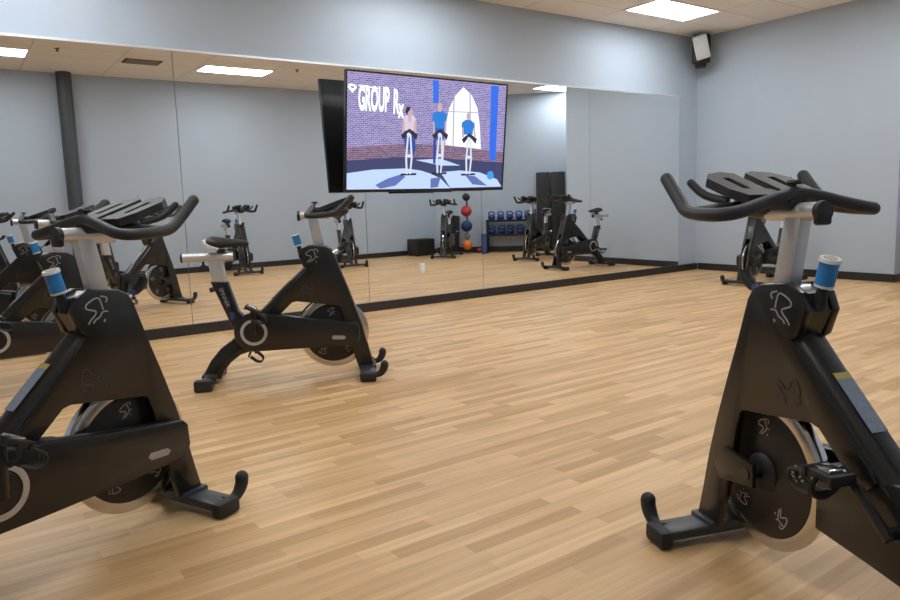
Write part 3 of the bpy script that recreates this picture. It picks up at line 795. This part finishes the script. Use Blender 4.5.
# leaning mats
for k, (x0, ln, lb) in enumerate(((9.42, 0.90, 'long black exercise mat leaning on the back wall, left one of two'), (9.63, 0.88, 'long black exercise mat leaning on the back wall, right one of two'))):
    o = MB().box((0, 0, ln/2), (0.17, 0.07, ln), bev=0.012).build('exercise_mat', M['matfoam'], loc=(x0-0.04, BY+0.60, 0.012))
    o.rotation_euler = (math.radians(8), math.radians(9), 0)
    tag(o, lb, 'exercise mat', 'leaning black mats')
# ball tree
bt = thing('ball_rack', 'upright black stand holding medicine balls in the corner by the back wall', 'rack', dg(0.34, 0.30), DA)
q = MB(); q.tube([(0, 0, 0.02), (0, 0, 1.28)], 0.018, 12); q.build('post', M['steelblack'], bt)
q = MB(); q.tube([(-0.22, -0.10, 0.02), (0, 0, 0.05), (0.22, -0.10, 0.02)], 0.018, 8); q.tube([(0, 0, 0.05), (0, 0.22, 0.02)], 0.018, 8); q.build('base', M['steelblack'], bt)
balls = [(1.30, 'blackball', 0.09, 'black medicine ball on top of the ball stand'), (0.98, 'red', 0.125, 'red medicine ball, second from the top of the ball stand'),
         (0.635, 'ballblue', 0.13, 'dark blue medicine ball in the middle of the ball stand'), (0.405, 'ballgrey', 0.075, 'pale grey medicine ball below the dark blue one on the stand'),
         (0.20, 'orange', 0.115, 'orange medicine ball at the bottom of the ball stand')]
for z, m_, r_, lb in balls:
    c = q = None
    q = MB(); zz = z-r_*0.72
    n = 20; rr = r_*0.72
    zz = z-r_-0.008
    q.tube([(0, 0.0, zz), (0, 0.03+r_, zz), (0, 0.03+r_*1.4, zz+0.01)], 0.008, 8)
    q.build('cradle', M['steelblack'], bt)
    P = dg(0.34, 0.30+0.03+r_, z)
    o = MB().ball((0, 0, 0), r_, 24, 16).build('medicine_ball', M[m_], loc=P)
    tag(o, lb, 'medicine ball', 'medicine balls on the stand')
o = MB().ball((0, 0, 0), 0.06, 20, 12).build('small_ball', M['red'], loc=dg(0.60, 0.30, 0.06)); tag(o, 'small red ball low down between the orange ball and the blue roller', 'ball')
q = MB().lathe([(0.03, 0.0), (0.062, 0.0), (0.065, 0.004), (0.065, 0.446), (0.062, 0.45), (0.03, 0.45)], (0, 0, 0), 'Z', 24, close=True)
o = q.build('foam_roller', M['roller'], loc=dg(0.74, 0.56, 0.0)); tag(o, 'blue foam roller standing upright at the left end of the kettlebell rack', 'foam roller')
# kettlebell rack
kr = thing('kettlebell_rack', 'black two-shelf steel rack of kettlebells against the far wall', 'rack', dg(0.80, 0.22), DA)
q = MB()
for x in (0.0, 1.07):
    for y in (-0.14, 0.14): q.box((x, y, 0.38), (0.045, 0.045, 0.76))
    q.box((x, 0, 0.03), (0.05, 0.40, 0.05)); q.box((x, 0, 0.70), (0.04, 0.26, 0.04))
q.build('upright', M['steelblack'], kr, smooth=False)
for z in (0.725, 0.400):
    q = MB(); q.box((0.535, 0, z), (1.11, 0.34, 0.03)); q.box((0.535, 0.165, z+0.01), (1.11, 0.01, 0.05)); q.build('shelf', M['steelblack'], kr, smooth=False)
def kettlebell(s):
    t = thing('kettlebell', 'x', 'kettlebell', (0, 0, 0), DA)
    b = MB(); b.ball((0, 0, 0.072*s), 0.076*s, 20, 12, (1, 1, 0.95)); b.lathe([(0.045*s, 0.0), (0.05*s, 0.012)], (0, 0, 0), 'Z', 20); b.build('bell', M['kettle'], t)
    h = MB(); h.tube([(-0.048*s, 0, 0.115*s), (-0.060*s, 0, 0.155*s), (-0.040*s, 0, 0.192*s), (0, 0, 0.198*s), (0.040*s, 0, 0.192*s), (0.060*s, 0, 0.155*s), (0.048*s, 0, 0.115*s)], 0.015*s, 10, smooth=3); h.build('handle', M['kettle'], t)
    return t
kb0 = kettlebell(1.0); first = True
ordn = ['leftmost', 'second from left', 'third from left', 'fourth from left', 'fifth from left']
for row, (z, xs, word) in enumerate(((0.741, (0.10, 0.31, 0.52, 0.73, 0.94), 'upper'), (0.416, (0.10, 0.33, 0.54, 0.76, 0.97), 'lower'))):
    for k, x in enumerate(xs):
        o = kb0 if first else copy_tree(kb0); first = False
        o.location = dg(0.80+x, 0.22, z)
        o.rotation_euler = (0, 0, DA+random.uniform(-0.15, 0.15))
        o.scale = (1.12, 1.12, 1.0) if row == 0 else (1.18, 1.18, 1.02)
        tag(o, '%s of the navy kettlebells on the rack\'s %s shelf' % (ordn[k], word), 'kettlebell', 'kettlebells on the rack')
# tall black mats
for k in range(2):
    q = MB(); q.box((0, 0, 0.91), (0.325, 0.09, 1.80), bev=0.025)
    o = q.build('tall_mat', M['matfoam'], loc=dg(2.10+0.335*k, 0.10, 0.0)); o.rotation_euler = (0, 0, DA)
    tag(o, 'tall black padded mat standing against the far wall, %s of the pair' % ('left' if k == 0 else 'right'), 'mat', 'tall black standing mats')
